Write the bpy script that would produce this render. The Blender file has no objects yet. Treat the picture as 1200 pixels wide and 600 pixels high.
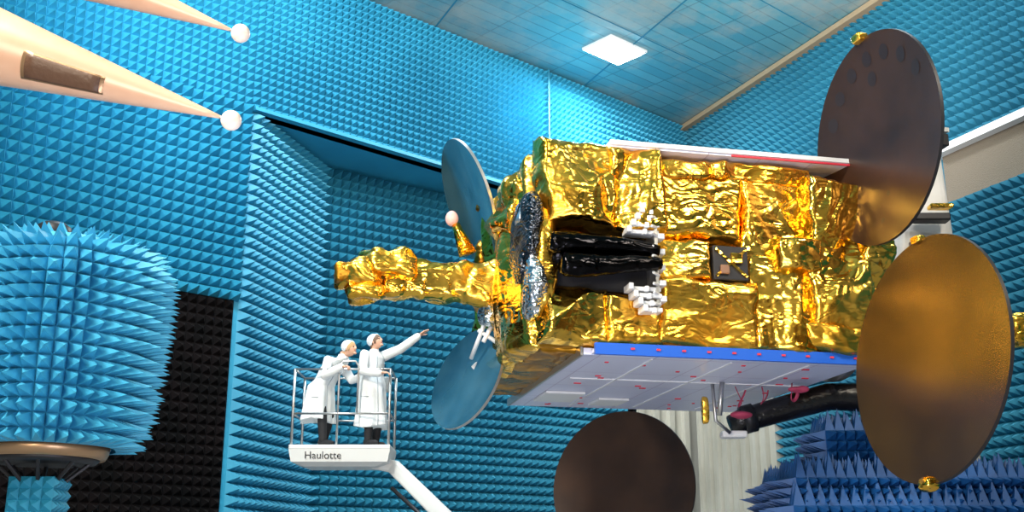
import bpy, math, random
import numpy as np
from mathutils import Vector, Matrix, noise, Euler
random.seed(7)
scene=bpy.context.scene
COL=scene.collection
scene.view_settings.view_transform='Standard'

# ------------------------------------------------------------------ materials
def mat(name,color,rough=.6,metal=0.,bump=None,var=None,coat=0,emis=None,spec=None):
    m=bpy.data.materials.new(name);m.use_nodes=True
    nt=m.node_tree;b=nt.nodes['Principled BSDF']
    b.inputs['Base Color'].default_value=(*color,1)
    b.inputs['Roughness'].default_value=rough
    b.inputs['Metallic'].default_value=metal
    if spec is not None:b.inputs['Specular IOR Level'].default_value=spec
    if coat:b.inputs['Coat Weight'].default_value=coat
    if emis:
        b.inputs['Emission Color'].default_value=(*emis[0],1);b.inputs['Emission Strength'].default_value=emis[1]
    tc=nt.nodes.new('ShaderNodeTexCoord')
    if var:
        c2,sc=var
        n=nt.nodes.new('ShaderNodeTexNoise');n.inputs['Scale'].default_value=sc;n.inputs['Detail'].default_value=4
        r=nt.nodes.new('ShaderNodeValToRGB')
        r.color_ramp.elements[0].position=.35;r.color_ramp.elements[0].color=(*color,1)
        r.color_ramp.elements[1].position=.65;r.color_ramp.elements[1].color=(*c2,1)
        nt.links.new(tc.outputs['Object'],n.inputs['Vector']);nt.links.new(n.outputs[0],r.inputs[0])
        nt.links.new(r.outputs[0],b.inputs['Base Color'])
    if bump:
        sc,st=bump
        n=nt.nodes.new('ShaderNodeTexNoise');n.inputs['Scale'].default_value=sc;n.inputs['Detail'].default_value=5
        bp=nt.nodes.new('ShaderNodeBump');bp.inputs['Strength'].default_value=st;bp.inputs['Distance'].default_value=.02
        nt.links.new(tc.outputs['Object'],n.inputs['Vector']);nt.links.new(n.outputs[0],bp.inputs['Height'])
        nt.links.new(bp.outputs[0],b.inputs['Normal'])
    return m

def foil_mat(name,c1,c2,rough=.25,scale=2.6,strength=.27,dist=.05):
    m=mat(name,c1,rough,1.0,var=(c2,1.3))
    nt=m.node_tree;b=nt.nodes['Principled BSDF']
    tc=nt.nodes.new('ShaderNodeTexCoord')
    def ridge(sc,dd,off):
        mp=nt.nodes.new('ShaderNodeMapping');mp.inputs['Location'].default_value=(off,off*.7,off*.3);mp.inputs['Rotation'].default_value=(.3,off*.4+.5,.2);mp.inputs['Scale'].default_value=(1,.8,1.7)
        n=nt.nodes.new('ShaderNodeTexNoise');n.inputs['Scale'].default_value=sc;n.inputs['Detail'].default_value=1.;n.inputs['Distortion'].default_value=dd
        s=nt.nodes.new('ShaderNodeMath');s.operation='SUBTRACT';s.inputs[1].default_value=.5
        a=nt.nodes.new('ShaderNodeMath');a.operation='ABSOLUTE'
        nt.links.new(tc.outputs['Object'],mp.inputs[0]);nt.links.new(mp.outputs[0],n.inputs['Vector']);nt.links.new(n.outputs[0],s.inputs[0]);nt.links.new(s.outputs[0],a.inputs[0])
        return a
    a=ridge(scale,1.2,0);c=ridge(scale*2.4,.5,5)
    v=nt.nodes.new('ShaderNodeTexVoronoi');v.inputs['Scale'].default_value=scale*2.2;v.feature='F1'
    nt.links.new(tc.outputs['Object'],v.inputs['Vector'])
    ad=nt.nodes.new('ShaderNodeMath');ad.operation='MULTIPLY_ADD';ad.inputs[1].default_value=.35
    nt.links.new(c.outputs[0],ad.inputs[0]);nt.links.new(a.outputs[0],ad.inputs[2])
    ad2=nt.nodes.new('ShaderNodeMath');ad2.operation='MULTIPLY_ADD';ad2.inputs[1].default_value=.06
    nt.links.new(v.outputs['Distance'],ad2.inputs[0]);nt.links.new(ad.outputs[0],ad2.inputs[2])
    bp=nt.nodes.new('ShaderNodeBump');bp.inputs['Strength'].default_value=strength;bp.inputs['Distance'].default_value=dist*4
    nt.links.new(ad2.outputs[0],bp.inputs['Height']);nt.links.new(bp.outputs[0],b.inputs['Normal'])
    n=nt.nodes.new('ShaderNodeTexNoise');n.inputs['Scale'].default_value=1.1
    mr=nt.nodes.new('ShaderNodeMapRange');mr.inputs[1].default_value=.35;mr.inputs[2].default_value=.65;mr.inputs[3].default_value=rough*.7;mr.inputs[4].default_value=rough*1.5
    nt.links.new(tc.outputs['Object'],n.inputs['Vector']);nt.links.new(n.outputs[0],mr.inputs[0]);nt.links.new(mr.outputs[0],b.inputs['Roughness'])
    return m

M={}
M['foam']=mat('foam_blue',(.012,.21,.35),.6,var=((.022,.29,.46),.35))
M['foam_dk']=mat('foam_blue_dim',(.010,.15,.25),.65,var=((.015,.20,.32),.35))  # foam blue dimmed: light falloff on the recess wall put into the colour
M['foam_rt']=mat('foam_blue_dim_right',(.010,.135,.225),.65,var=((.016,.19,.30),.3))  # same foam dimmed again: weaker light on the right wall painted in
M['foam_lt']=mat('foam_tower_blue',(.035,.33,.55),.55,var=((.06,.41,.64),1.5))
M['foam_black']=mat('foam_black',(.0012,.0012,.0016),.9,var=((.004,.0025,.003),2),spec=.12)
M['foam_royal']=mat('foam_royal_blue',(.002,.05,.18),.55,var=((.004,.085,.29),2))
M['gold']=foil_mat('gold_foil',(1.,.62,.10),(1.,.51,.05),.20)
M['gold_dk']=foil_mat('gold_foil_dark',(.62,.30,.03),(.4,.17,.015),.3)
M['silver']=foil_mat('silver_foil',(.75,.8,.85),(.5,.6,.7),.2,6,.4)
M['blackfoil']=foil_mat('black_foil',(.03,.03,.035),(.08,.09,.11),.2,6,.5)
M['blackwrap']=foil_mat('black_kapton',(.010,.010,.012),(.02,.018,.018),.22,3,.25)
M['white']=mat('white_paint',(.72,.73,.75),.45)
M['bracket']=mat('bracket_grey_white',(.52,.54,.58),.4,var=((.68,.70,.72),6))
M['radiator']=mat('radiator_white',(.62,.62,.76),.35)
M['mastpaint']=mat('mast_paint_grey_white',(.50,.48,.46),.5,var=((.58,.56,.55),2))
M['blue_edge']=mat('panel_blue_edge',(.012,.10,.52),.4)
M['red']=mat('red_ribbon',(.6,.03,.06),.6)
M['dish_dk']=mat('reflector_graphite',(.030,.015,.010),.30,.35,var=((.062,.029,.017),1.2))
M['dish_bz']=mat('reflector_bronze',(.030,.017,.008),.24,.6,var=((.070,.040,.012),1.))
M['dish_bl']=mat('reflector_blue_grey',(.05,.19,.27),.12,.7,var=((.12,.30,.38),2.))
M['dot']=mat('reflector_target',(.021,.0105,.008),.4)
M['black']=mat('satin_black',(.008,.008,.010),.22,bump=(14,.8))
M['dark']=mat('dark_metal',(.03,.03,.035),.45,.5)
M['steel']=mat('brushed_steel',(.5,.5,.5),.35,.9)
M['grey']=mat('lift_grey_white',(.62,.64,.64),.45)
M['skin']=mat('skin',(.62,.35,.24),.5)
M['hair_blond']=mat('hair_blond',(.45,.27,.12),.6)
M['hair_brown']=mat('hair_brown',(.13,.07,.04),.6)
M['coat']=mat('lab_coat_white',(.74,.78,.80),.8,bump=(7,1.))
M['coat_seam']=mat('coat_seam_grey',(.38,.43,.48),.8)
M['cap']=mat('hair_net_white',(.74,.80,.85),.8,bump=(40,.6))
M['trouser']=mat('trouser_black',(.010,.010,.013),.8)
M['eye']=mat('eye_dark',(.02,.015,.012),.2)
M['lip']=mat('lips',(.4,.14,.12),.5)
M['probe']=mat('probe_peach_white',(.60,.34,.23),.35,var=((.72,.56,.46),.9))
M['probe_brown']=mat('probe_brown',(.10,.05,.03),.5,bump=(30,.3))
M['ball']=mat('probe_ball_cream',(.9,.78,.70),.4)
M['copper']=mat('ring_copper',(.45,.28,.16),.35,.7)
M['adapter']=mat('adapter_brown',(.26,.14,.09),.4,.4)
M['door']=mat('door_paint_white',(.40,.40,.36),.6,var=((.32,.32,.28),.8))
M['backwall']=mat('plaster_warm_white',(.68,.62,.54),.7)
M['trim']=mat('trim_beige',(.36,.27,.17),.6)
M['mesh']=mat('gallery_mesh',(.14,.115,.085),.7,bump=(60,1))
M['tan']=mat('floor_grey',(.25,.26,.27),.5,var=((.2,.21,.22),1))
M['lamp']=mat('lamp_glass',(1,1,1),.4,emis=((1,.98,.9),60))

# ------------------------------------------------------------------ mesh helpers
def obj(name,verts,faces,m=None,parent=None,smooth=False,mats=None,midx=None):
    me=bpy.data.meshes.new(name)
    me.from_pydata([tuple(v) for v in verts],[],[tuple(f) for f in faces])
    for mm in (mats or ([m] if m else [])): me.materials.append(mm)
    if midx is not None: me.polygons.foreach_set('material_index',midx)
    if smooth: me.polygons.foreach_set('use_smooth',[True]*len(me.polygons))
    me.update()
    o=bpy.data.objects.new(name,me);COL.objects.link(o)
    if parent:o.parent=parent
    return o
def empty(name,loc=(0,0,0),rotz=0,parent=None):
    o=bpy.data.objects.new(name,None);COL.objects.link(o);o.location=loc;o.rotation_euler=(0,0,rotz);o.empty_display_size=.2
    if parent:o.parent=parent
    return o
def merge(*parts):
    V=[];F=[]
    for v,f in parts:
        k=len(V);V+=[Vector(x) for x in v];F+=[tuple(i+k for i in ff) for ff in f]
    return V,F
def boxm(c,s,R=None):
    c=Vector(c);V=[]
    for x in(-.5,.5):
        for y in(-.5,.5):
            for z in(-.5,.5):
                p=Vector((x*s[0],y*s[1],z*s[2]))
                if R:p=R@p
                V.append(c+p)
    F=[(0,1,3,2),(4,6,7,5),(0,4,5,1),(2,3,7,6),(0,2,6,4),(1,5,7,3)]
    return V,F
def box(name,c,s,m,parent=None,R=None,bev=0):
    v,f=boxm(c,s,R);o=obj(name,v,f,m,parent)
    if bev:
        b=o.modifiers.new('b','BEVEL');b.width=bev;b.segments=2
    return o
def crum(p,hi=.10):
    n=noise.noise
    w=Vector((n(p*.9),n(p*.9+Vector((5,5,5))),n(p*.9+Vector((9,2,7)))))*.6
    p=p+w
    d=noise.voronoi(p*1.9)[0]
    d2=noise.voronoi(p*4.5+Vector((3,3,3)))[0]
    return abs(n(p*1.15))*.95-abs(n(p*2.2+Vector((7,3,1))))*.34+(d[1]-d[0])*.20+(d2[1]-d2[0])*hi*.4+abs(n(p*5.5+Vector((1,9,4))))*hi*.8+.1
def tubem(pts,radii,seg=12,amp=0,sq=1.0,ref=None,caps=True,nseed=0):
    pts=[Vector(p) for p in pts];n=len(pts)
    if not hasattr(radii,'__len__'):radii=[radii]*n
    V=[];F=[]
    up=Vector(ref) if ref else Vector((0,0,1))
    t0=(pts[1]-pts[0]).normalized()
    if abs(t0.dot(up))>.95:up=Vector((1,0,0)) if abs(t0.x)<.9 else Vector((0,1,0))
    for i,p in enumerate(pts):
        t=(pts[min(i+1,n-1)]-pts[max(i-1,0)]).normalized()
        s=t.cross(up).normalized();u=s.cross(t).normalized();up=u
        r=radii[i];rx,ry=(r if hasattr(r,'__len__') else (r,r))
        for k in range(seg):
            a=2*math.pi*k/seg;ca,sa=math.cos(a),math.sin(a)
            if sq!=1.0:
                ca=math.copysign(abs(ca)**sq,ca);sa=math.copysign(abs(sa)**sq,sa)
            q=p+s*ca*rx+u*sa*ry
            if amp:
                q+=(q-p).normalized()*crum(q*1.6+Vector((nseed,0,0)))*amp
            V.append(q)
    for i in range(n-1):
        for k in range(seg):
            k2=(k+1)%seg
            F.append((i*seg+k,i*seg+k2,(i+1)*seg+k2,(i+1)*seg+k))
    if caps:
        F.append(tuple(range(seg-1,-1,-1)));F.append(tuple((n-1)*seg+k for k in range(seg)))
    return V,F
def tube(name,pts,radii,m,parent=None,seg=12,smooth=True,**k):
    v,f=tubem(pts,radii,seg,**k);return obj(name,v,f,m,parent,smooth)
def ellm(c,r,R=None,nu=20,nv=12):
    c=Vector(c);V=[];F=[]
    for j in range(nv+1):
        ph=math.pi*j/nv
        for i in range(nu):
            th=2*math.pi*i/nu
            p=Vector((r[0]*math.sin(ph)*math.cos(th),r[1]*math.sin(ph)*math.sin(th),r[2]*math.cos(ph)))
            if R:p=R@p
            V.append(c+p)
    for j in range(nv):
        for i in range(nu):
            i2=(i+1)%nu;F.append((j*nu+i,(j+1)*nu+i,(j+1)*nu+i2,j*nu+i2))
    return V,F
def ell(name,c,r,m,parent=None,R=None):
    v,f=ellm(c,r,R);return obj(name,v,f,m,parent,True)
def puffm(o,U,Vv,w,h,depth,amp,seed=0,step=.020,edge=.07,base=0.,fs=1.,hi=.10,jag=.025):
    o=Vector(o);U=Vector(U).normalized();Vv=Vector(Vv).normalized();N=U.cross(Vv).normalized()
    nu=max(6,int(w/step));nv=max(6,int(h/step));V=[];F=[]
    sd=Vector((seed*3.1,seed*1.7,seed*.9))
    an=seed*2.4;D=(U*math.cos(an)+Vv*math.sin(an))
    for j in range(nv+1):
        for i in range(nu+1):
            x=w*i/nu;y=h*j/nv
            p=o+U*x+Vv*y
            e=min(x,w-x,y,h-y)
            k=min(1,e/edge);k=math.sqrt(max(0,1-(1-k)**2))
            ps=p-D*(p.dot(D)*.55)          # stretch creases along one direction of each sheet
            c=crum(ps*fs*1.1+sd,hi)
            ou=U*(noise.noise(p*1.8+sd)*.06+noise.noise(p*6+sd)*jag)+Vv*(noise.noise(p*1.8-sd)*.06+noise.noise(p*6-sd)*jag)
            V.append(p+N*(base+depth*k+amp*c*(.15+.85*k))+ou)
    for j in range(nv):
        for i in range(nu):
            a=j*(nu+1)+i
            F.append((a,a+1,a+nu+2,a+nu+1))
    return V,F
def puff(name,o,U,Vv,w,h,depth,amp,m,parent,**k):
    v,f=puffm(o,U,Vv,w,h,depth,amp,**k);return obj(name,v,f,m,parent,True)
def foilblob(name,c,s,m,parent,amp=.1,seed=0,n=16,e=.45,R=None,smooth=True):
    c=Vector(c);V=[];F=[];nu=n*2
    sp=lambda v,p:math.copysign(abs(v)**p,v)
    for j in range(n+1):
        ph=-math.pi/2+math.pi*j/n
        for i in range(nu):
            th=2*math.pi*i/nu
            p=Vector((s[0]*sp(math.cos(ph),e)*sp(math.cos(th),e),s[1]*sp(math.cos(ph),e)*sp(math.sin(th),e),s[2]*sp(math.sin(ph),e)))
            if R:p=R@p
            q=c+p
            q+=p.normalized()*(crum(q*2+Vector((seed,0,0)))-.35)*amp
            V.append(q)
    for j in range(n):
        for i in range(nu):
            i2=(i+1)%nu;F.append((j*nu+i,j*nu+i2,(j+1)*nu+i2,(j+1)*nu+i))
    return obj(name,V,F,m,parent,smooth)

def pyr(o,U,Vv,w,h,pitch,ht,skip=None,N=None,vary=0.0):
    """field of absorber pyramids on a rectangle"""
    o=np.array(o,float);U=np.array(Vector(U).normalized());Vv=np.array(Vector(Vv).normalized())
    N=np.cross(U,Vv) if N is None else np.array(Vector(N).normalized())
    nu=max(1,int(round(w/pitch)));nv=max(1,int(round(h/pitch)));pu=w/nu;pv=h/nv
    V=[];F=[]
    for j in range(nv):
        for i in range(nu):
            if skip and skip((i+.5)*pu,(j+.5)*pv):continue
            b=o+U*i*pu+Vv*j*pv;k=len(V)
            V+= [b,b+U*pu,b+U*pu+Vv*pv,b+Vv*pv,b+U*pu*.5+Vv*pv*.5+N*ht*(1+vary*(random.random()-.5))]
            F+= [(k,k+1,k+4),(k+1,k+2,k+4),(k+2,k+3,k+4),(k+3,k,k+4)]
    return V,F

# ------------------------------------------------------------------ ROOM
H=13.0
K=Vector((4.7,27.7,0))                    # far corner
dL=Vector((-.745,-.667,0)).normalized(); dR=Vector((.4035,-.915,0)).normalized()
Z=Vector((0,0,1))
A=K+dL*12.83; C=Vector((-3.98,22.1,0)); E=Vector((5.2,28.75,0))
ZL=9.8
LE=K+dL*25
nL=Vector((.667,-.745,0))   # into room
def slab(P,Q,z0,z1,n,th=.25):
    n=Vector(n).normalized()
    V=[];
    for p in(P,Q):
        for z in(z0,z1):
            V.append(Vector((p.x,p.y,z)));V.append(Vector((p.x,p.y,z))-n*th)
    F=[(0,2,6,4),(1,5,7,3),(0,4,5,1),(2,3,7,6),(0,1,3,2),(4,6,7,5)]
    return V,F
p1=pyr(LE,-dL,Z,12.17,9.9,.20,.30,skip=lambda x,y:(x>12.17-7.05 and y<6.2),N=nL,vary=.15)
p1b=pyr(LE+Z*9.9,-dL,Z,12.17,H-9.9,.16,.19,N=nL)
p2=pyr(A+Z*ZL,-dL,Z,12.83,H-ZL,.155,.19,N=nL)
s1=slab(LE,A,0,H,nL);s2=slab(A,K,ZL,H,nL)
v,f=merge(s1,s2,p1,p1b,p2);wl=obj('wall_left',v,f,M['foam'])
o0=A+dL*7.05+nL*.02
v,f=merge(pyr(o0,-dL,Z,6.95,6.15,.17,.12,N=nL),slab(o0+nL*.01,o0-dL*6.95+nL*.01,0,6.15,nL,.02))
obj('absorber_panel_black',v,f,M['foam_black'],wl)
dAC=(C-A).normalized();nAC=Vector((dAC.y,-dAC.x,0))
v,f=merge(slab(A,C,0,ZL,nAC),pyr(A,dAC,Z,(C-A).length,ZL,.20,.24,N=nAC))
obj('wall_recess_side',v,f,M['foam'])
dCE=(E-C).normalized();nCE=Vector((dCE.y,-dCE.x,0))
v,f=merge(slab(C,E,0,ZL,nCE),pyr(C,dCE,Z,(E-C).length,ZL,.20,.28,N=nCE,vary=.1))
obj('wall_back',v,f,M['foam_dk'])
So=[(A.x,A.y,ZL),(C.x,C.y,ZL),(E.x,E.y,ZL),(K.x,K.y,ZL)]
soV=[Vector(p) for p in So]+[Vector(p)+Z*.2 for p in So]
obj('trim_soffit',soV,[(0,1,2,3),(4,7,6,5),(0,3,7,4),(3,2,6,7)],M['foam'])
q=K+dL*5.25;v,f=slab(q+nL*.16,q+dL*.05+nL*.16,ZL,H,nL,.2);obj('trim_seam',v,f,M['foam_dk'])
v,f=slab(A+nL*.16,K+nL*.16,ZL-.02,ZL+.05,nL,.16);obj('trim_overhang_lip',v,f,M['foam'])
RE=K+dR*37;nR=Vector((-.915,-.4035,0)).normalized()
def skR(x,y): return (x<3.3 and y<5.9) or (x>8.7 and 8.1<y<9.2)
v,f=merge(slab(K,RE,0,H,nR),pyr(K,dR,Z,24,H,.20,.26,skip=skR,N=nR,vary=.1))
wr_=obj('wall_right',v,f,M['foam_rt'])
v,f=slab(K+dR*8.75+nR*.1,K+dR*30+nR*.1,8.15,9.1,nR,.1);obj('trim_gallery_mesh',v,f,M['mesh'])
v,f=slab(K+dR*8.6+nR*.3,K+dR*30+nR*.3,9.08,9.22,nR,.3);obj('trim_rail',v,f,M['white'])
v,f=slab(K+nR*.3,RE+nR*.3,H-.14,H-.02,nR,.3);obj('trim_ceiling_edge',v,f,M['trim'])
parts=[slab(K+dR*.1+nR*.1,K+dR*3.25+nR*.1,0,5.85,nR,.1)]
for i in range(9):
    q=K+dR*(.15+i*.375);parts.append(slab(q+nR*.22,q+dR*.1+nR*.22,0,5.85,nR,.12))
v,f=merge(*parts);obj('door_1',v,f,M['door'],wr_)
q=C+dCE*8.3
parts=[slab(q+nCE*.3,q+dCE*2.2+nCE*.3,0,5.85,nCE,.2)]
for i in range(4):
    qq=q+dCE*(.1+i*.5);parts.append(slab(qq+nCE*.42,qq+dCE*.16+nCE*.42,0,5.85,nCE,.12))
v,f=merge(*parts);obj('door_2',v,f,M['door'],wr_)
LB=Vector((LE.x,-6.3,0));
v,f=merge(slab(LB,LE,0,H,(1,0,0)),pyr(LB,(0,1,0),Z,(LE-LB).length,H,.6,.5,N=(1,0,0)))
obj('wall_side',v,f,M['foam'])
v,f=merge(slab(LB,RE,0,H,(0,1,0)));obj('wall_front',v,f,M['backwall'])
fl=[LB,RE,K+nR*-.1,E,C,A,LE]
obj('floor',[(p.x,p.y,0) for p in fl]+[(p.x,p.y,-.2) for p in fl],[tuple(range(7)),tuple(range(13,6,-1))],M['tan'])
# ceiling
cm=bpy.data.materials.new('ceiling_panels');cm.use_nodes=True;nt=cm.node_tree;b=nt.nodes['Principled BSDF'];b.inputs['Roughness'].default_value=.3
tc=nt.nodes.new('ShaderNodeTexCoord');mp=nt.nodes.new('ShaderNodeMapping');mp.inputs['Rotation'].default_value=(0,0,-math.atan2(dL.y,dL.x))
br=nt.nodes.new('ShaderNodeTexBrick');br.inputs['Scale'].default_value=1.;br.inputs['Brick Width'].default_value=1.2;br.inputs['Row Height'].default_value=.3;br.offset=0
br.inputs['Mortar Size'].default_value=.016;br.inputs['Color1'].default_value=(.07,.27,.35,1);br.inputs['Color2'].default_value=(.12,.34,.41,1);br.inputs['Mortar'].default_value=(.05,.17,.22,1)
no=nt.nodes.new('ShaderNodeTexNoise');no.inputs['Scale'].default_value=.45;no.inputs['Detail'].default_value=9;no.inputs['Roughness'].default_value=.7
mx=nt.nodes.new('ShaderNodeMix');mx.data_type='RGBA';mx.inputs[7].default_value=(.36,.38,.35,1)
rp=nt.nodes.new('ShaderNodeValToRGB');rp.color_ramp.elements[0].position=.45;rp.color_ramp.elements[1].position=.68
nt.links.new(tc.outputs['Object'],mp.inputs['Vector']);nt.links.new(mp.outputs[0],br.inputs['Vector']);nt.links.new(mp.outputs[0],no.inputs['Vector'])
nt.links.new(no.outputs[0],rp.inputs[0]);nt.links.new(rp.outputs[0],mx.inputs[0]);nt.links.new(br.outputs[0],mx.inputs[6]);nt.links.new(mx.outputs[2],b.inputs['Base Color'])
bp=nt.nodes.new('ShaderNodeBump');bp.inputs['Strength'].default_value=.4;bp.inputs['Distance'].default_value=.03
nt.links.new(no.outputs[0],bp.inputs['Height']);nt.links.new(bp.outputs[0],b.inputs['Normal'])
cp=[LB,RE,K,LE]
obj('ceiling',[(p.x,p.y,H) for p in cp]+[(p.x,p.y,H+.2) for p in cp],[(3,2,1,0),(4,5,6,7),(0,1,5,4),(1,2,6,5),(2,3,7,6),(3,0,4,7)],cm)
parts=[]
for i in range(1,3):
    q=K+dL*(i*4.6-.6);parts.append(slab(q,q+dR*25,H-.015,H-.002,nR,.03))
for i in range(1,7):
    q=K+dR*(i*2.9);parts.append(slab(q,q+dL*14,H-.012,H-.002,nL,.02))
v,f=merge(*parts);obj('trim_ceiling_joints',v,f,M['foam_dk'])
cl=empty('ceiling_lamp',(2.34,23.0,H))
ang=math.atan2(dL.y,dL.x)
Rl=Matrix.Rotation(ang,3,'Z')
box('housing',(0,0,-.03),(1.2,.9,.06),M['white'],cl,Rl);box('glass',(0,0,-.07),(1.08,.78,.03),M['lamp'],cl,Rl)

# ------------------------------------------------------------------ SATELLITE (local frame: x along body, y depth, z up)
O=Vector((.9,11.5,3.75));RZ=math.atan2(.21,.978)
sat=empty('satellite',O,RZ)
RI=Matrix.Rotation(-RZ,3,'Z')
def L(x,y,z):return RI@(Vector((x,y,z))-O)
def Ld(x,y,z):return RI@Vector((x,y,z))
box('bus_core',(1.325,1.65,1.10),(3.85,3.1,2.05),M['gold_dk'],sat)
G=M['gold'];GD=M['gold_dk']
X=(1,0,0);Zv=(0,0,1)
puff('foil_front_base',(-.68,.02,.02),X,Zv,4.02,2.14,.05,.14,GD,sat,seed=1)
puff('foil_earth_deck',(-.62,3.2,.02),(0,-1,0),Zv,3.2,2.16,.06,.3,G,sat,seed=2)
puff('foil_underside',(-.65,.05,.05),(0,1,0),(1,0,0),3.1,.75,.03,.08,M['gold_dk'],sat,seed=3)  # darker foil colour carries the shade under the body
FP=[('foil_upper_bulge',-.70,.20,1.26,2.28,.18,.40,.8,.10,.10),('foil_upper_sheet',.06,.70,1.22,2.26,.16,.38,.85,.11,.09),('foil_lower_bulge',-.68,.10,.02,.66,.14,.34,.85,.10,.10),('foil_lower_sheet',-.02,.68,.0,.62,.16,.34,.85,.10,.10),
    ('foil_quilt_a',.58,1.66,1.24,2.02,.13,.16,.6,.05,.10),('foil_quilt_strip',.50,2.5,1.92,2.16,.12,.22,1.2,.10,.05),
    ('foil_quilt_b',.57,1.26,.76,1.28,.11,.15,.7,.07,.06),('foil_quilt_c',.58,1.76,.00,.84,.16,.17,.6,.06,.12),('foil_quilt_d',1.60,2.42,1.06,2.00,.13,.22,.8,.10,.08),
    ('foil_quilt_e',1.66,2.44,.02,1.14,.12,.27,.8,.11,.08),('foil_side_box',2.30,3.06,.16,2.02,.24,.38,.85,.14,.08),('foil_side_box_outer',2.92,3.40,.26,1.75,.14,.42,1.,.14,.08),
    ('foil_lower_right',2.2,3.25,.0,.36,.14,.34,1.1,.14,.08),('foil_patch_mid',1.95,2.5,.9,1.3,.2,.3,1.1,.13,.06)]
for i,(n,x0,x1,z0,z1,d,a,fs,hi,ed) in enumerate(FP):
    puff(n,(x0,-.06,z0),X,Zv,x1-x0,z1-z0,d,a,G,sat,seed=10+i,fs=fs,hi=hi,edge=ed)
box('star_sensor_recess',(1.44,-.14,.98),(.40,.26,.38),M['dark'],sat,bev=.01)
for s in(-1,1):
    box('sensor_strap_%d'%(s+2),(1.44,-.28,.98),(.46,.015,.03),G,sat,R=Matrix.Rotation(s*.72,3,'Y'))
box('sensor_block',(1.5,-.285,1.03),(.13,.04,.12),G,sat,bev=.01);box('sensor_block_low',(1.36,-.285,.9),(.1,.04,.1),M['adapter'],sat,bev=.01)
rad=M['radiator'];nt=rad.node_tree;b=nt.nodes['Principled BSDF'];tc=nt.nodes.new('ShaderNodeTexCoord')
br=nt.nodes.new('ShaderNodeTexBrick');br.offset=0;br.inputs['Scale'].default_value=1.;br.inputs['Brick Width'].default_value=.62;br.inputs['Row Height'].default_value=.9
br.inputs['Mortar Size'].default_value=.006;br.inputs['Color1'].default_value=(.66,.68,.84,1);br.inputs['Color2'].default_value=(.58,.62,.82,1);br.inputs['Mortar'].default_value=(.4,.36,.55,1)
nt.links.new(tc.outputs['Object'],br.inputs['Vector']);nt.links.new(br.outputs[0],b.inputs['Base Color'])
box('radiator_panel_bottom',(1.42,1.75,-.02),(3.2,3.7,.07),rad,sat)
box('radiator_edge_blue',(1.45,-.24,-.015),(3.1,.05,.12),M['blue_edge'],sat)
box('radiator_front_shelf',(1.45,-.16,-.03),(3.1,.14,.04),rad,sat)
box('radiator_edge_left',(-.2,1.75,-.02),(.03,3.7,.09),M['steel'],sat)
box('radiator_panel_top',(1.6,1.55,2.24),(3.0,3.7,.07),rad,sat)
box('radiator_top_edge',(2.3,-.315,2.205),(1.6,.02,.02),M['red'],sat)
box('radiator_top_edge_white',(1.6,-.305,2.255),(3.0,.03,.05),M['white'],sat)
random.seed(5)
parts=[]
for i in range(34):
    parts.append(boxm((.15+random.random()*2.7,.1+random.random()*3.3,-.06),(.03+random.random()*.06,.03,.012)))
for i in range(10):
    parts.append(boxm((.3+i*.28,-.27,-.01),(.04,.02,.02)))
v,f=merge(*parts);obj('panel_tags_red',v,f,M['red'],sat)
parts=[]
for i in range(3):
    parts.append(boxm((.6+i*.9,1.7,-.06),(.02,3.4,.012)))
parts.append(boxm((1.5,1.3,-.06),(2.9,.02,.012)))
parts.append(boxm((.25,2.6,-.075),(.5,.7,.03)));parts.append(boxm((1.0,2.9,-.075),(.4,.5,.03)))
v,f=merge(*parts);obj('panel_ribs',v,f,M['white'],sat)
# feed horns (black) with grey-white bracket cluster
box('feed_cavity',(0.0,-.10,.93),(1.1,.1,.62),M['dark'],sat)
for i,(y,z,r,x1) in enumerate([(-.44,1.06,.085,-.62),(-.50,.80,.095,-.52),(-.30,.93,.11,-.58)]):
    n=24;pts=[];rr=[]
    for k in range(n+1):
        t=k/n;pts.append((.56+(x1-.56)*t,y,z+.015*math.sin(t*5+i)+(.93-z)*.35*(1-t)))
        rr.append((.05+(r*1.25-.05)*min(1,t*1.25)**.8)*(1+.05*(k%4==0)) if k<n else r*.95)
    tube('feed_horn_%d'%i,pts,rr,M['blackwrap'],sat,seg=24,amp=.02,nseed=i*3)
parts=[];random.seed(3)
# two stacks of waveguide brackets above and below the horns, stepped outwards
for zc,sg in((1.30,1),(.52,-1)):
    for k in range(4):
        zz=zc+sg*(k*.075-.08)
        w=.34-.05*k
        parts.append(boxm((.58-w/2,-.34-.03*(k%2),zz),(w,.16,.045)))
        parts.append(boxm((.58-w,-.38,zz+.01),(.05,.2,.07)))
        parts.append(boxm((.58-w*.5,-.45,zz-.01),(.045,.05,.06)))
for i in range(10):
    z=.44+i*.105;parts.append(tubem([(.62,-.2,z),(.56,-.42,z),(.47,-.50,z+random.uniform(-.03,.03))],.017,8))
for i in range(6):
    parts.append(boxm((.60,-.36,.5+i*.17),(.07,.16,.06)))
v,f=merge(*parts);o=obj('feed_bracket_white',v,f,M['bracket'],sat);bv=o.modifiers.new('b','BEVEL');bv.width=.006
parts=[boxm((.54,-.28,.92),(.035,.30,1.12))]
v,f=merge(*parts);obj('feed_bracket_plate',v,f,M['steel'],sat)
Rs=Euler((0,.06,.15)).to_matrix()
foilblob('subreflector_dark',(-.80,-.10,1.16),(.10,.34,.44),M['blackfoil'],sat,.16,seed=4,e=.8,R=Rs,smooth=False)
foilblob('subreflector_silver',(-.74,-.20,.60),(.10,.26,.34),M['silver'],sat,.2,seed=5,e=.8,smooth=False)
foilblob('subreflector_rim',(-.76,.05,1.36),(.12,.3,.28),M['silver'],sat,.16,seed=6,e=.8,smooth=False)
foilblob('subreflector_base',(-.62,.0,.95),(.16,.4,.62),G,sat,.16,seed=8,e=.7)
n=60;pts=[(-.55-1.6*i/n,1.25,1.0+.02*math.sin(i*.3)) for i in range(n+1)]
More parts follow.
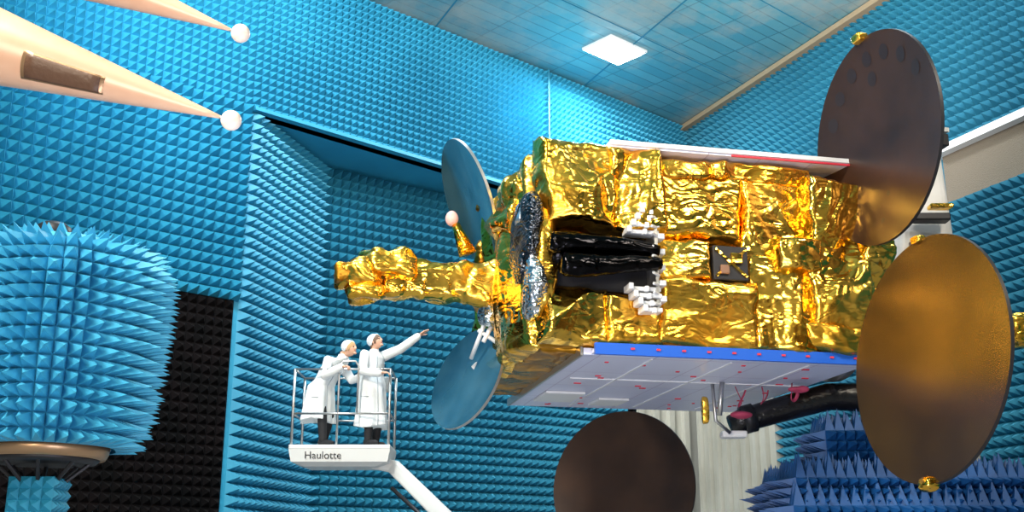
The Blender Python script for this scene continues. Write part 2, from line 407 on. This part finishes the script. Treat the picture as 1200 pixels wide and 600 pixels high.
rad_=[(.27-.11*min(1,i/20),.28-.09*min(1,i/28)) for i in range(n+1)]
tube('antenna_tower_arm',pts,rad_,G,sat,seg=40,smooth=True,amp=.12,sq=.45)
foilblob('tower_head_a',(-2.12,1.2,1.12),(.28,.24,.17),G,sat,.2,seed=11,n=24)
foilblob('tower_head_b',(-2.46,1.2,1.0),(.22,.22,.14),G,sat,.2,seed=12,n=24)
foilblob('tower_head_c',(-2.38,1.2,.80),(.22,.2,.10),G,sat,.2,seed=13,n=24)
foilblob('tower_head_d',(-2.62,1.15,1.0),(.10,.12,.11),M['gold_dk'],sat,.1,seed=14)
foilblob('deck_foil_top',(-.62,.9,1.75),(.30,.55,.35),G,sat,.4,seed=21,e=.7,n=24)
foilblob('deck_foil_low',(-.66,1.0,.45),(.22,.7,.38),G,sat,.4,seed=22,e=.7,n=24)
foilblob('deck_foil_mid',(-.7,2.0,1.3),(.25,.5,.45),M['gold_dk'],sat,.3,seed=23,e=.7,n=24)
c=L(-.72,12.6,5.55)
tube('small_feed_cone',[c+Vector((.2,0,-.40)),c+Vector((.08,0,-.12)),c+Vector((.05,0,-.04))],[.11,.06,.05],G,sat)
foilblob('small_feed_cover',c+Vector((0,0,.03)),(.08,.08,.10),mat('pink_cover',(.75,.45,.42),.5),sat,.03,e=1)

def dish(name,c,n,R,depth,m,parent,mback=None,dots=None,hub=True):
    n=Vector(n).normalized();u=(Z-n*Z.dot(n)).normalized();r=u.cross(n).normalized()
    c=Vector(c)-n*depth
    V=[];F=[];NR=14;NS=72
    V.append(c)
    for j in range(1,NR+1):
        q=R*j/NR
        for i in range(NS):
            a=2*math.pi*i/NS;V.append(c+r*q*math.cos(a)+u*q*math.sin(a)+n*depth*(q/R)**2)
    k=len(V);th=.035
    V.append(c-n*th)
    for j in range(1,NR+1):
        q=R*j/NR*1.004
        for i in range(NS):
            a=2*math.pi*i/NS;V.append(c+r*q*math.cos(a)+u*q*math.sin(a)+n*(depth*(q/R)**2-th))
    mi=[]
    for b0,fl in((0,0),(k,1)):
        for i in range(NS):
            t=(b0,b0+1+i,b0+1+(i+1)%NS);F.append(t if not fl else t[::-1]);mi.append(fl)
        for j in range(NR-1):
            for i in range(NS):
                i2=(i+1)%NS;a=b0+1+j*NS
                t=(a+i,a+NS+i,a+NS+i2,a+i2);F.append(t if not fl else t[::-1]);mi.append(fl)
    for i in range(NS):
        i2=(i+1)%NS;a=1+(NR-1)*NS;F.append((a+i,k+a+i,k+a+i2,a+i2));mi.append(1)
    o=obj(name,V,F,None,parent,True,mats=[m,mback or m],midx=mi)
    es=o.modifiers.new('e','EDGE_SPLIT')
    def P(x,y,off=.004):
        q=math.hypot(x,y);return c+r*x+u*y+n*(depth*(q/R)**2+off)
    if dots:
        parts=[]
        for(x,y,s) in dots:
            vv=[P(x,y)]+[P(x+s*math.cos(t*math.pi/10),y+s*math.sin(t*math.pi/10)) for t in range(20)]
            parts.append((vv,[(0,i+1,(i+1)%20+1) for i in range(20)]))
        v,f=merge(*parts);obj(name+'_targets',v,f,M['dot'],parent)
    if hub:
        v,f=merge(tubem([c-n*.03,c-n*.22],[.3,.18],24),*[tubem([P(.15*math.cos(a),.15*math.sin(a),-.1),P(R*.85*math.cos(a),R*.85*math.sin(a),-.07)],.03,8) for a in [k*math.pi/3 for k in range(6)]])
        obj(name+'_backing',v,f,M['dark'],parent)
    return c,n,u,r,P
def wd(x,y,z):return Ld(x,y,z)
dots=[(.93*math.cos(a),.93*math.sin(a),.085) for a in [math.radians(t) for t in range(30,160,20)]]+[(0.0,.70,.08),(0,-.62,.03),(-.1,-.9,.03)]
c,n,u,r,P=dish('reflector_upper',L(3.90,11.15,6.02),wd(-.955,-.25,-.04),1.16,.13,M['dish_dk'],sat,mback=M['dark'],dots=dots)
Cu,Nu=c,n
foilblob('upper_clip',P(0,1.17),(.07,.09,.05),G,sat,.06,seed=31)
c,n,u,r,P=dish('reflector_lower',L(3.89,10.3,3.46),wd(-.95,-.26,.08),1.18,.14,M['dish_bz'],sat,mback=M['dark'])
Cl,Nl=c,n
foilblob('lower_clip_bottom',P(0,-1.17),(.06,.08,.05),G,sat,.06,seed=32);foilblob('lower_clip_top',P(-.05,1.18),(.05,.08,.04),G,sat,.06,seed=33)
c,n,u,r,P=dish('reflector_rear',L(1.66,17.1,2.75),wd(-.5,-.86,.05),1.17,.13,M['dish_dk'],sat)
Cr,Nr=c,n
dish('deck_reflector_upper',L(-.55,13.0,5.92),wd(-.89,-.26,-.36),.80,.08,M['dish_bl'],sat,mback=M['steel'],hub=False)
dish('deck_reflector_lower',L(-.545,13.0,3.73),wd(-.74,-.61,.30),.64,.07,M['dish_bl'],sat,mback=M['steel'],hub=False)
tube('arm_upper',[Cu-Nu*.2,(3.5,-.5,2.15),(3.25,.1,1.9)],.07,M['black'],sat)
tube('arm_lower',[Cl-Nl*.2,(3.5,-1.0,.3),(3.25,.1,.5)],.07,M['black'],sat)
tube('arm_rear',[Cr-Nr*.2,Cr-Nr*.35+Vector((0,0,1.3)),(1.9,4.6,.5),(1.9,3.2,.4)],.07,M['black'],sat)
tube('deck_strut_a',[L(-.42,13.0,5.85),(-.55,1.4,1.9)],.05,M['gold_dk'],sat)
tube('deck_strut_b',[L(-.45,13.1,3.85),(-.6,1.6,.5)],.05,M['white'],sat)
for i,(p,q) in enumerate([((-1.0,1.5,.5),(-.7,1.3,.25)),((-.95,1.4,.55),(-1.05,1.7,.2)),((-.9,1.2,.5),(-1.0,1.2,.3))]):
    tube('deck_bracket_%d'%i,[p,q],.025,M['white'],sat)
foilblob('deck_silver_wrap',(-.88,1.2,.62),(.16,.16,.13),M['silver'],sat,.15,seed=44,smooth=False)
foilblob('deck_black_box',(-.62,.25,.25),(.12,.2,.12),M['blackfoil'],sat,.06)
bc=Cu-Nu*.35
tube('upper_bracket_a',[bc+Vector((0,0,.9)),bc+Vector((.35,.1,.55))],.06,G,sat)
tube('upper_bracket_b',[bc+Vector((.1,0,.75)),bc+Vector((.2,.1,-.1))],.045,M['gold_dk'],sat)
box('upper_hinge',bc+Vector((.28,.1,.05)),(.34,.2,.14),M['dark'],sat,bev=.01)
box('upper_hinge_plate',bc+Vector((.26,.1,.16)),(.38,.24,.05),M['white'],sat)
tube('upper_bracket_c',[bc+Vector((.3,.1,.1)),(3.3,.4,2.0)],.06,G,sat)

# ------------------------------------------------------------------ positioner
pos=empty('satellite_positioner',(4.65,14.0,0))
def PW(x,y,z):return Vector((x-4.65,y-14.0,z))
a_=Vector((.978,.21,0));b_=Vector((-.21,.978,0))
def SW(a,b,z):
    w=Vector((O.x,O.y,3.75))+a_*a+b_*b+Z*z;return PW(w.x,w.y,w.z)
tube('adapter_cone',[SW(3.25,1.6,1.1),SW(3.6,1.6,1.1),SW(4.3,1.6,1.1),SW(4.6,1.6,1.1)],[1.0,.95,.6,.6],M['adapter'],pos,seg=40)
tube('adapter_ring',[SW(3.55,1.6,1.1),SW(3.65,1.6,1.1)],[1.02,1.02],M['steel'],pos,seg=40)
mp_=[SW(4.9,1.6,-1.0),SW(4.9,1.6,1.1),SW(4.95,1.6,2.0),SW(5.12,1.6,3.2)]
tube('mast',mp_,[(.38,.42),(.38,.4),(.34,.36),(.10,.24)],M['mastpaint'],pos,seg=24,sq=.3,smooth=False)
box('mast_hinge',SW(4.8,1.1,2.15),(.5,.2,.10),M['dark'],pos,bev=.02)
box('mast_hinge_foil',SW(4.95,1.05,2.3),(.3,.16,.06),G,pos,bev=.02)
box('mast_side_box',SW(4.65,1.1,1.55),(.26,.2,.6),M['adapter'],pos,bev=.02)
box('mast_flange',SW(4.72,1.6,1.1),(.3,1.3,1.3),M['copper'],pos,R=Matrix.Rotation(RZ,3,'Z'),bev=.05)
tube('side_bracket',[SW(4.95,1.4,.6),PW(6.35,13.2,4.3)],.06,M['steel'],pos)
foilblob('side_bracket_foil',PW(6.2,13.2,4.32),(.20,.15,.20),G,pos,.15,seed=41)
tube('support_arm',[PW(2.75,14.0,3.30),PW(2.9,14.0,3.36),PW(3.4,14.0,3.50),PW(4.0,14.0,3.66),PW(4.7,14.05,3.66),PW(5.2,14.1,3.55)],[.12,.15,.16,.17,.2,.2],M['black'],pos,seg=20)
tube('support_arm_collar',[PW(2.9,14.0,3.36),PW(3.05,14.0,3.40)],.18,M['dark'],pos,seg=20)
parts=[]
def pbox(cx,cy,z0,z1,w,d,pitch,ht):
    parts.append(boxm((cx,cy,(z0+z1)/2),(w,d,z1-z0)))
    parts.append(pyr((cx-w/2,cy-d/2,z0),X,Zv,w,z1-z0,pitch,ht,N=(0,-1,0),vary=.4))
    parts.append(pyr((cx-w/2,cy-d/2,z0),(0,1,0),Zv,d,z1-z0,pitch,ht,N=(-1,0,.1),vary=.4))
    parts.append(pyr((cx+w/2,cy-d/2,z0),(0,1,0),Zv,d,z1-z0,pitch,ht,N=(1,0,.1),vary=.4))
    parts.append(pyr((cx-w/2,cy-d/2,z1),X,(0,1,0),w,d,pitch,ht,N=(0,0,1),vary=.4))
pbox(0,0,0,2.25,2.9,2.2,.13,.28)
pbox(0,0.05,2.25,2.58,2.7,1.9,.12,.26)
pbox(-.5,.1,2.58,3.2,.6,.8,.12,.24)
v,f=merge(*parts);obj('pedestal_absorber',v,f,M['foam_royal'],pos)
gse=empty('ground_support_harness',(2.8,13.4,3.6))
random.seed(11)
def GW(x,y,z):return Vector((x-2.8,y-13.4,z-3.6))
MG=mat('magenta_cloth',(.36,.035,.09),.7)
for i in range(3):
    x0=2.7+i*.3;y0=12.9+random.random()*.9;z0=3.68
    x1=x0+random.uniform(-.3,.4);dz=random.uniform(.12,.22)
    pts=[GW(x0+(x1-x0)*t+.03*math.sin(t*7+i),y0+.03*math.cos(t*9),z0-dz*4*t*(1-t)*1.0-.05*t) for t in [k/12 for k in range(13)]]
    tube('ribbon_%d'%i,pts,[(.022,.006)]*13,MG,gse,seg=8)
foilblob('red_cover',GW(3.35,12.9,3.58),(.15,.09,.05),MG,gse,.16,seed=2,e=.9)
foilblob('red_bundle',GW(2.75,13.3,3.34),(.13,.08,.04),MG,gse,.12,seed=5,e=.9)
foilblob('gold_hanger',GW(2.3,13.2,3.38),(.045,.05,.17),G,gse,.05)
tube('steel_strut',[GW(2.4,13.2,3.7),GW(2.42,13.2,3.25),GW(2.6,13.3,3.12)],.022,M['steel'],gse)
tube('silver_strut',[GW(2.5,13.1,3.7),GW(2.45,13.1,3.3)],.03,M['steel'],gse)
box('white_box',GW(2.68,13.5,3.12),(.30,.22,.08),M['white'],gse,bev=.02)

# ------------------------------------------------------------------ probes top-left
def probe(name,tip,base,rb):
    e=empty(name,tip);tip=Vector(tip);base=Vector(base)
    P=lambda p:Vector(p)-tip
    d=(base-tip);n=24
    pts=[Vector((0,0,0))+d*(i/n) for i in range(n+1)]
    rr=[.008+(rb-.008)*(i/n) for i in range(n+1)]
    tube('fairing',pts,rr,M['probe'],e,seg=36)
    dn=d.normalized()
    ell('tip_ball',-dn*.055,(.060,.060,.060),M['ball'],e)
    tube('tip_pin',[-dn*.03,dn*.05],.010,M['steel'],e)
    s=Vector((0,-1,0));s=(s-dn*s.dot(dn)).normalized();up=dn.cross(s).normalized()
    if up.z<0:up=-up
    l=d.length
    def pt(q,k,o=.004):
        r=.008+(rb-.008)*(q/l)
        return dn*q+(s*math.cos(k)+up*math.sin(k))*(r+o)
    def patch(nm,q0,q1,k0,k1,m,o):
        V=[];F=[]
        for i in range(9):
            for j in range(9):
                V.append(pt(q0+(q1-q0)*i/8,k0+(k1-k0)*j/8,o))
        for i in range(8):
            for j in range(8):
                a=i*9+j;F.append((a,a+1,a+10,a+9))
        ob=obj(nm,V,F,m,e,True);sd=ob.modifiers.new('s','SOLIDIFY');sd.thickness=.006
    patch('access_frame',l*.305,l*.515,-1.08,-.12,M['copper'],.003)
    patch('access_panel',l*.315,l*.505,-1.0,-.20,M['probe_brown'],.008)
    mx=Vector((-4.75,base.y,base.z))
    tube('arm',[P(base)-dn*.1,P(mx)],[rb*.8,.12],M['white'],e)
    tube('mast',[P((mx.x,mx.y,base.z+.15)),P((mx.x,mx.y,0))],.14,M['white'],e)
    return e
probe('antenna_probe',(-1.69,6.0,4.06),(-3.85,6.0,4.77),.35)
probe('antenna_probe',(-1.78,6.4,4.83),(-4.23,6.4,5.79),.36)

# ------------------------------------------------------------------ absorber tower left
tw=empty('absorber_tower',(-4.60,11.0,0))
prof=[(2.68,.66),(3.0,.76),(3.5,.82),(4.0,.86),(4.4,.86),(4.55,.80),(4.66,.68)]
def pr(z):
    for (z0,r0),(z1,r1) in zip(prof,prof[1:]):
        if z<=z1:return r0+(r1-r0)*(z-z0)/(z1-z0)
    return prof[-1][1]
V=[];F=[];NA=42;rows=15;z0,z1=2.68,4.66
random.seed(9)
def lobed(a,r):return r*(1+.05*abs(math.cos(3*(a+1.31))))
for j in range(rows):
    za=z0+(z1-z0)*j/rows;zb=z0+(z1-z0)*(j+1)/rows
    for i in range(NA):
        a=2*math.pi*i/NA;b2=2*math.pi*(i+1)/NA;k=len(V)
        for(aa,zz) in((a,za),(b2,za),(b2,zb),(a,zb)):
            q=lobed(aa,pr(zz));V.append(Vector((q*math.cos(aa),q*math.sin(aa),zz)))
        am=(a+b2)/2+random.uniform(-.02,.02);q=lobed(am,pr((za+zb)/2))+.29+random.uniform(-.02,.02)
        V.append(Vector((q*math.cos(am),q*math.sin(am),(za+zb)/2-.03+random.uniform(-.02,.02)+(.05 if j==rows-1 else 0))))
        F+=[(k,k+1,k+4),(k+1,k+2,k+4),(k+2,k+3,k+4),(k+3,k,k+4)]
for (ra,rb2,zt,lean,hh) in((.68,.56,4.66,.18,.13),(.56,.44,4.72,.08,.12),(.44,.28,4.74,.03,.10),(.28,.1,4.74,0,.08)):
    NN=max(8,int(2*math.pi*ra/.13))
    for i in range(NN):
        a=2*math.pi*i/NN;b2=2*math.pi*(i+1)/NN;k=len(V)
        for(aa,q) in((a,ra),(b2,ra),(b2,rb2),(a,rb2)):V.append(Vector((q*math.cos(aa),q*math.sin(aa),zt)))
        am=(a+b2)/2;q=(ra+rb2)/2+lean;V.append(Vector((q*math.cos(am),q*math.sin(am),zt+hh)))
        F+=[(k,k+1,k+4),(k+1,k+2,k+4),(k+2,k+3,k+4),(k+3,k,k+4)]
obj('absorber_shell',V,F,M['foam_lt'],tw)
tube('core',[(0,0,2.72),(0,0,4.74)],[.62,.60],M['foam_lt'],tw,seg=32)
tube('turntable_disc',[(0,0,2.58),(0,0,2.64),(0,0,2.70)],[.58,.61,.62],M['copper'],tw,seg=48)
tube('turntable_underside',[(0,0,2.54),(0,0,2.59)],[.50,.54],M['dark'],tw,seg=48)
parts=[]
for i in range(8):
    a=i*math.pi/4+.3;parts.append(tubem([(.15*math.cos(a),.15*math.sin(a),2.3),(.45*math.cos(a),.45*math.sin(a),2.56)],.02,8))
v,f=merge(*parts);obj('support_struts',v,f,M['dark'],tw)
box('column',(0,0,1.2),(.36,.36,2.4),M['foam'],tw,bev=.02)
v,f=merge(pyr((-.22,-.2,0),X,Zv,.44,2.4,.11,.06,N=(0,-1,0)),pyr((.2,-.2,0),(0,1,0),Zv,.4,2.4,.11,.06,N=(1,0,0)));obj('column_absorber',v,f,M['foam'],tw)
tube('top_cap',[(-.05,-.25,4.72),(-.05,-.25,4.88),(-.05,-.25,4.92)],[.17,.17,.12],M['dark'],tw,seg=24)

# ------------------------------------------------------------------ lift
PZ=3.29;PX,PY=-2.48,16.5
lift=empty('aerial_work_platform',(PX,PY,0))
lw,ld=1.46,.86
box('basket_floor',(0,0,PZ-.03),(lw,ld,.06),M['grey'],lift,bev=.01)
V=[]
for(z,k) in((PZ-.06,1.0),(PZ-.24,.95),(PZ-.30,.7)):
    for sx,sy in((-1,-1),(1,-1),(1,1),(-1,1)):V.append((sx*lw/2*k,sy*ld/2*k,z))
F=[(0,1,2,3),(11,10,9,8)]
for j in(0,4):
    for i in range(4):
        F.append((j+i,j+4+i,j+4+(i+1)%4,j+(i+1)%4))
obj('basket_skirt',V,F,M['grey'],lift)
parts=[]
hx,hy=lw/2-.03,ld/2-.03
for zz in(PZ+.45,PZ+1.1):
    parts.append(tubem([(-hx,-hy,zz),(hx,-hy,zz)],.015,8));parts.append(tubem([(-hx,hy,zz),(hx,hy,zz)],.015,8))
    parts.append(tubem([(-hx,-hy,zz),(-hx,hy,zz)],.015,8));parts.append(tubem([(hx,-hy,zz),(hx,hy,zz)],.015,8))
for sx in(-hx,hx):
    for sy in(-hy,hy):parts.append(tubem([(sx,sy,PZ-.02),(sx,sy,PZ+1.1)],.02,8))
parts.append(tubem([(-.05,-hy,PZ),(-.05,-hy,PZ+1.15),(0,-hy,PZ+1.22),(.18,-hy,PZ+1.22),(.23,-hy,PZ+1.15),(.23,-hy,PZ+.45)],.016,8))
v,f=merge(*parts);obj('basket_rails',v,f,M['steel'],lift,True)
box('control_box',(.45,hy-.02,PZ+1.0),(.3,.2,.22),M['grey'],lift,bev=.02)
tx=bpy.data.curves.new('maker_label','FONT');tx.body='Haulotte';tx.size=.15;tx.extrude=.003
to=bpy.data.objects.new('skirt_label',tx);COL.objects.link(to);to.parent=lift;to.location=(-.5,-ld/2+.005,PZ-.2);to.rotation_euler=(math.radians(97),0,0);tx.materials.append(M['black'])
tube('jib',[(.45,0,PZ-.22),(.75,-.05,PZ-.28),(1.46,-.5,2.34),(2.9,-1.45,.95)],[(.08,.09),(.08,.10),(.08,.11),(.12,.15)],M['grey'],lift,seg=16,sq=.4,smooth=False)
tube('jib_hydraulic',[(.75,-.2,PZ-.6),(1.6,-.75,1.95)],.03,M['dark'],lift)
box('chassis',(3.1,-1.7,.65),(2.4,1.3,.6),M['grey'],lift,bev=.06)
box('turret',(3.1,-1.6,1.05),(1.2,.9,.4),M['grey'],lift,bev=.06)
for i,(x,y) in enumerate([(2.2,-2.4),(4.0,-2.4),(2.2,-1.0),(4.0,-1.0)]):
    tube('wheel_%d'%i,[(x,y-.12,.36),(x,y+.12,.36)],.36,M['black'],lift,seg=28)

# ------------------------------------------------------------------ people
def remesh(o,vs,sm=3):
    r=o.modifiers.new('r','REMESH');r.mode='VOXEL';r.voxel_size=vs;r.use_smooth_shade=True
    s=o.modifiers.new('s','SMOOTH');s.iterations=sm;s.factor=.5
def cap_chain(pts,radii,seg=12):
    v,f=tubem(pts,radii,seg)
    e1=ellm(pts[0],(radii[0],)*3,nu=12,nv=8);e2=ellm(pts[-1],(radii[-1],)*3,nu=12,nv=8)
    return merge((v,f),e1,e2)
def hand(name,par,w,d,nrm,thumb_sgn,curl):
    w=Vector(w);d=Vector(d).normalized();nrm=Vector(nrm);nrm=(nrm-d*nrm.dot(d)).normalized();s=d.cross(nrm).normalized()*thumb_sgn
    R=Matrix((d,s,nrm)).transposed()
    parts=[ellm(w+d*.05,(.052,.042,.017),R),cap_chain([w-d*.04,w+d*.02],[.026,.024])]
    for i,(ln,off) in enumerate([(.072,.03),(.08,.010),(.074,-.010),(.058,-.029)]):
        p=w+d*.082+s*off;pts=[w+d*.05+s*off*.9,p];rr=[.011,.0105]
        c=curl[i] if hasattr(curl,'__len__') else curl
        for k in range(3):
            an=c*(k+1);dd=d*math.cos(an)-nrm*math.sin(an)
            p=p+dd*ln*(.45,.32,.23)[k];pts.append(p.copy());rr.append(.0100-.0009*k)
        parts.append(cap_chain(pts,rr,8))
    t0=w+d*.025+s*.028;t1=t0+(d*.6+s*.75-nrm*.15).normalized()*.038;t2=t1+(d*.9+s*.3-nrm*.3).normalized()*.032;t3=t2+(d*1+s*.05-nrm*.35).normalized()*.024
    parts.append(cap_chain([t0,t1,t2,t3],[.014,.012,.0105,.009],8))
    v,f=merge(*parts);o=obj(name,v,f,M['skin'],par,True);remesh(o,.0045,2);return o
def person(name,loc,yaw,P):
    e=empty(name,loc,yaw)
    pel,chest,neck,hd=[Vector(P[k]) for k in('pelvis','chest','neck','head')]
    parts=[]
    for s in('l','r'):
        h,k,a=[Vector(q) for q in P['leg_'+s]]
        parts.append(cap_chain([h,h.lerp(k,.5),k,k.lerp(a,.4),a],[.095,.09,.072,.07,.058],14))
    parts.append(ellm(pel,(.13,.17,.13)))
    v,f=merge(*parts);o=obj('trousers',v,f,M['trouser'],e,True);remesh(o,.014,2)
    parts=[]
    for s in('l','r'):
        a=Vector(P['leg_'+s][2]);parts+= [ellm((a.x+.06,a.y,.045),(.14,.05,.045)),ellm((a.x-.02,a.y,.06),(.06,.048,.06))]
    v,f=merge(*parts);o=obj('shoes',v,f,M['trouser'],e,True);remesh(o,.01,1)
    V=[];F=[];S=40
    hem=P['hem'];hips=pel;low=Vector((pel.x*.6+P.get('hemx',0),0,hem))
    rings=[(low,.235,.26),(low.lerp(hips,.33),.22,.245),(low.lerp(hips,.7),.20,.235),(hips+Z*.04,.18,.22),(hips.lerp(chest,.45),.155,.185),(chest,.165,.205),(chest.lerp(neck,.55),.14,.20),(neck-Z*.03,.09,.12),(neck+Z*.02,.062,.066)]
    sd=P.get('seed',0)
    def ringpt(j,a,off=0):
        c,rx,ry=rings[j];k=max(0,(5-j))/5
        fold=1+k*(.12*math.sin(a*5+c.z*2+sd)+.08*math.sin(a*9+sd*2))
        return c+Vector(((rx*fold+off)*math.cos(a),(ry*fold+off)*math.sin(a),(.03*math.sin(a*2+sd) if j==0 else 0)))
    for j in range(len(rings)):
        for i in range(S):
            V.append(ringpt(j,2*math.pi*i/S))
    for j in range(len(rings)-1):
        for i in range(S):
            i2=(i+1)%S;F.append((j*S+i,j*S+i2,(j+1)*S+i2,(j+1)*S+i))
    F.append(tuple(range(S-1,-1,-1)));F.append(tuple((len(rings)-1)*S+i for i in range(S)))
    parts=[(V,F)]
    for s in('l','r'):
        sh,el,wr=[Vector(q) for q in P['arm_'+s]]
        parts.append(cap_chain([chest.lerp(neck,.5),sh,sh.lerp(el,.5),el,el.lerp(wr,.5),wr],[.06,.082,.076,.070,.066,.056],14))
    parts.append(tubem([neck-Z*.02,neck+Z*.035],[(.075,.08),(.066,.07)],20))
    v,f=merge(*parts);o=obj('lab_coat',v,f,M['coat'],e,True);remesh(o,.011,2)
    # coat front edge and pocket lines lying on the cloth
    v,f=merge(tubem([ringpt(j,-.35,.002) for j in range(0,8)],.007,6),tubem([ringpt(2,-1.5,.003),ringpt(2,-1.25,.003),ringpt(2,-1.0,.003)],.006,6))
    obj('coat_front_edge',v,f,M['coat_seam'],e,True)
    Rh=Euler((P.get('roll',0),-P['look_up'],P.get('turn',0))).to_matrix()
    def hp(x,y,z):return hd+Rh@Vector((x,y,z))
    V,F=ellm((0,0,0),(1,1,1),nu=28,nv=20);W=[]
    for q in V:
        x,y,z=q
        jaw=1-.28*max(0,-z)**1.3
        xx=x*.096*(1 if x<0 else (1.0-.05*max(0,z)))+ (-.012*max(0,z)) + (.012*max(0,-z) if x>0 else .02*max(0,-z))
        W.append(hp(xx*(1 if z>-.2 else .95),y*.074*jaw,z*.112))
    parts=[(W,F),cap_chain([hp(-.015,0,-.06),neck+Z*.04,neck-Z*.03],[.052,.054,.06],14),
           ellm(hp(.098,0,-.012),(.020,.013,.020),Rh),ellm(hp(.090,0,.012),(.012,.009,.03),Rh),ellm(hp(.082,0,-.088),(.022,.026,.018),Rh),
           ellm(hp(.08,.026,.028),(.014,.022,.007),Rh),ellm(hp(.08,-.026,.028),(.014,.022,.007),Rh),
           ellm(hp(-.005,.076,-.005),(.018,.009,.032),Rh),ellm(hp(-.005,-.076,-.005),(.018,.009,.032),Rh)]
    v,f=merge(*parts);o=obj('head',v,f,M['skin'],e,True);remesh(o,.006,2)
    for s in(-1,1):
        ell('eye_%d'%(s+2),hp(.083,.029*s,.008),(.010,.013,.008),M['eye'],e,Rh)
    ell('mouth',hp(.092,0,-.052),(.008,.024,.007),M['lip'],e,Rh)
    # hair cap under the net: fringe, sides and nape
    v,f=merge(ellm(hp(-.010,0,.030),(.104,.086,.098),Rh,28,18),ellm(hp(.016,.070,.010),(.030,.014,.055),Rh),ellm(hp(.016,-.070,.010),(.030,.014,.055),Rh),ellm(hp(-.075,0,-.045),(.030,.058,.045),Rh))
    W=[]
    o=obj('hair',v,f,M[P['hair']],e,True)
    parts=[ellm(hp(-.034,0,.046),(.108,.096,.098),Rh,28,18),tubem([hp(.030,-.078,.06),hp(.052,-.05,.094),hp(.060,0,.104),hp(.052,.05,.094),hp(.030,.078,.06)],.010,8)]
    v,f=merge(*parts);o=obj('hair_net',v,f,M['cap'],e,True);remesh(o,.008,2)
    for s in('l','r'):
        wr=Vector(P['arm_'+s][2]);hh=P['hand_'+s]
        hand('hand_'+s,e,wr+Vector(hh[0]).normalized()*.04,hh[0],hh[1],hh[2],hh[3])
    return e
person('technician',(-2.07,16.42,PZ),math.radians(-34),dict(seed=1,hair='hair_brown',pelvis=(-.02,0,.90),chest=(-.03,0,1.22),neck=(.0,0,1.42),head=(.03,0,1.565),
  leg_l=[(-.02,.09,.88),(.03,.12,.48),(-.04,.14,.09)],leg_r=[(-.02,-.09,.88),(.05,-.12,.48),(.06,-.14,.09)],hem=.29,
  arm_l=[(-.02,.19,1.37),(.21,.36,1.50),(.42,.50,1.69)],arm_r=[(-.02,-.19,1.35),(.06,-.30,1.07),(.28,-.20,1.04)],
  hand_l=[(.74,.42,.60),(-.45,0,.9),-1,(.05,.07,.12,.2)],hand_r=[(.9,.3,.05),(0,0,1),1,.45],look_up=.38,turn=.12))
person('technician',(-2.80,16.46,PZ),math.radians(-24),dict(seed=4,hair='hair_blond',pelvis=(-.06,0,.86),chest=(.12,0,1.16),neck=(.30,0,1.33),head=(.42,0,1.44),
  leg_l=[(-.06,.09,.84),(.05,.1,.47),(-.05,.11,.09)],leg_r=[(-.06,-.09,.84),(.06,-.12,.47),(.10,-.13,.09)],hem=.38,hemx=-.07,
  arm_r=[(.16,-.18,1.25),(.20,-.30,1.00),(.44,-.26,1.12)],arm_l=[(.16,.18,1.25),(.30,.28,1.02),(.56,.24,1.06)],
  hand_r=[(.9,-.12,.02),(0,0,1),1,.6],hand_l=[(.95,-.1,.0),(0,0,1),-1,.45],look_up=.16,turn=-.05))

# ------------------------------------------------------------------ lights
def area(name,loc,tgt,size,power,col):
    l=bpy.data.lights.new(name,'AREA');l.shape='SQUARE';l.size=size;l.energy=power;l.color=col
    o=bpy.data.objects.new(name,l);COL.objects.link(o);o.location=loc
    o.rotation_euler=(Vector(tgt)-Vector(loc)).to_track_quat('-Z','Y').to_euler();return o
area('lamp_key',(-6,2,12.0),(2,13,4.5),3,2900,(1,.93,.80))
area('lamp_right',(8,3,12.0),(1.5,13,5),3,1100,(1,.88,.70))
area('fill_low',(-4,-3,3.5),(2,12,5),3,950,(1,.88,.70))  # added fill behind the camera, for reflections in the foil
area('lamp_wash',(-3.5,13.5,12.6),(-4.5,21,6),2.5,1600,(.85,.95,1))
area('lamp_wash_right',(7,14,12.6),(9,20,5),3,500,(.85,.95,1))
area('lamp_ceiling',(2.34,23.0,12.85),(2.34,22.5,0),1.0,1000,(1,.97,.9))
area('fill_uplight',(5,17,8.5),(3.5,22,13),3,420,(1,.93,.85))  # added unseen light, stands in for bounce onto the ceiling
area('lamp_bounce',(0,6,.6),(1.5,14,5),3,330,(.85,.85,1))
w=bpy.data.worlds.new('world');scene.world=w;w.use_nodes=True
w.node_tree.nodes['Background'].inputs[0].default_value=(.3,.5,.8,1);w.node_tree.nodes['Background'].inputs[1].default_value=.2

cam=bpy.data.cameras.new('camera');co=bpy.data.objects.new('camera',cam);COL.objects.link(co)
co.location=(0,0,1.5);co.rotation_euler=(math.radians(106),0,0);cam.lens=39;cam.sensor_width=36;cam.clip_end=200
scene.camera=co
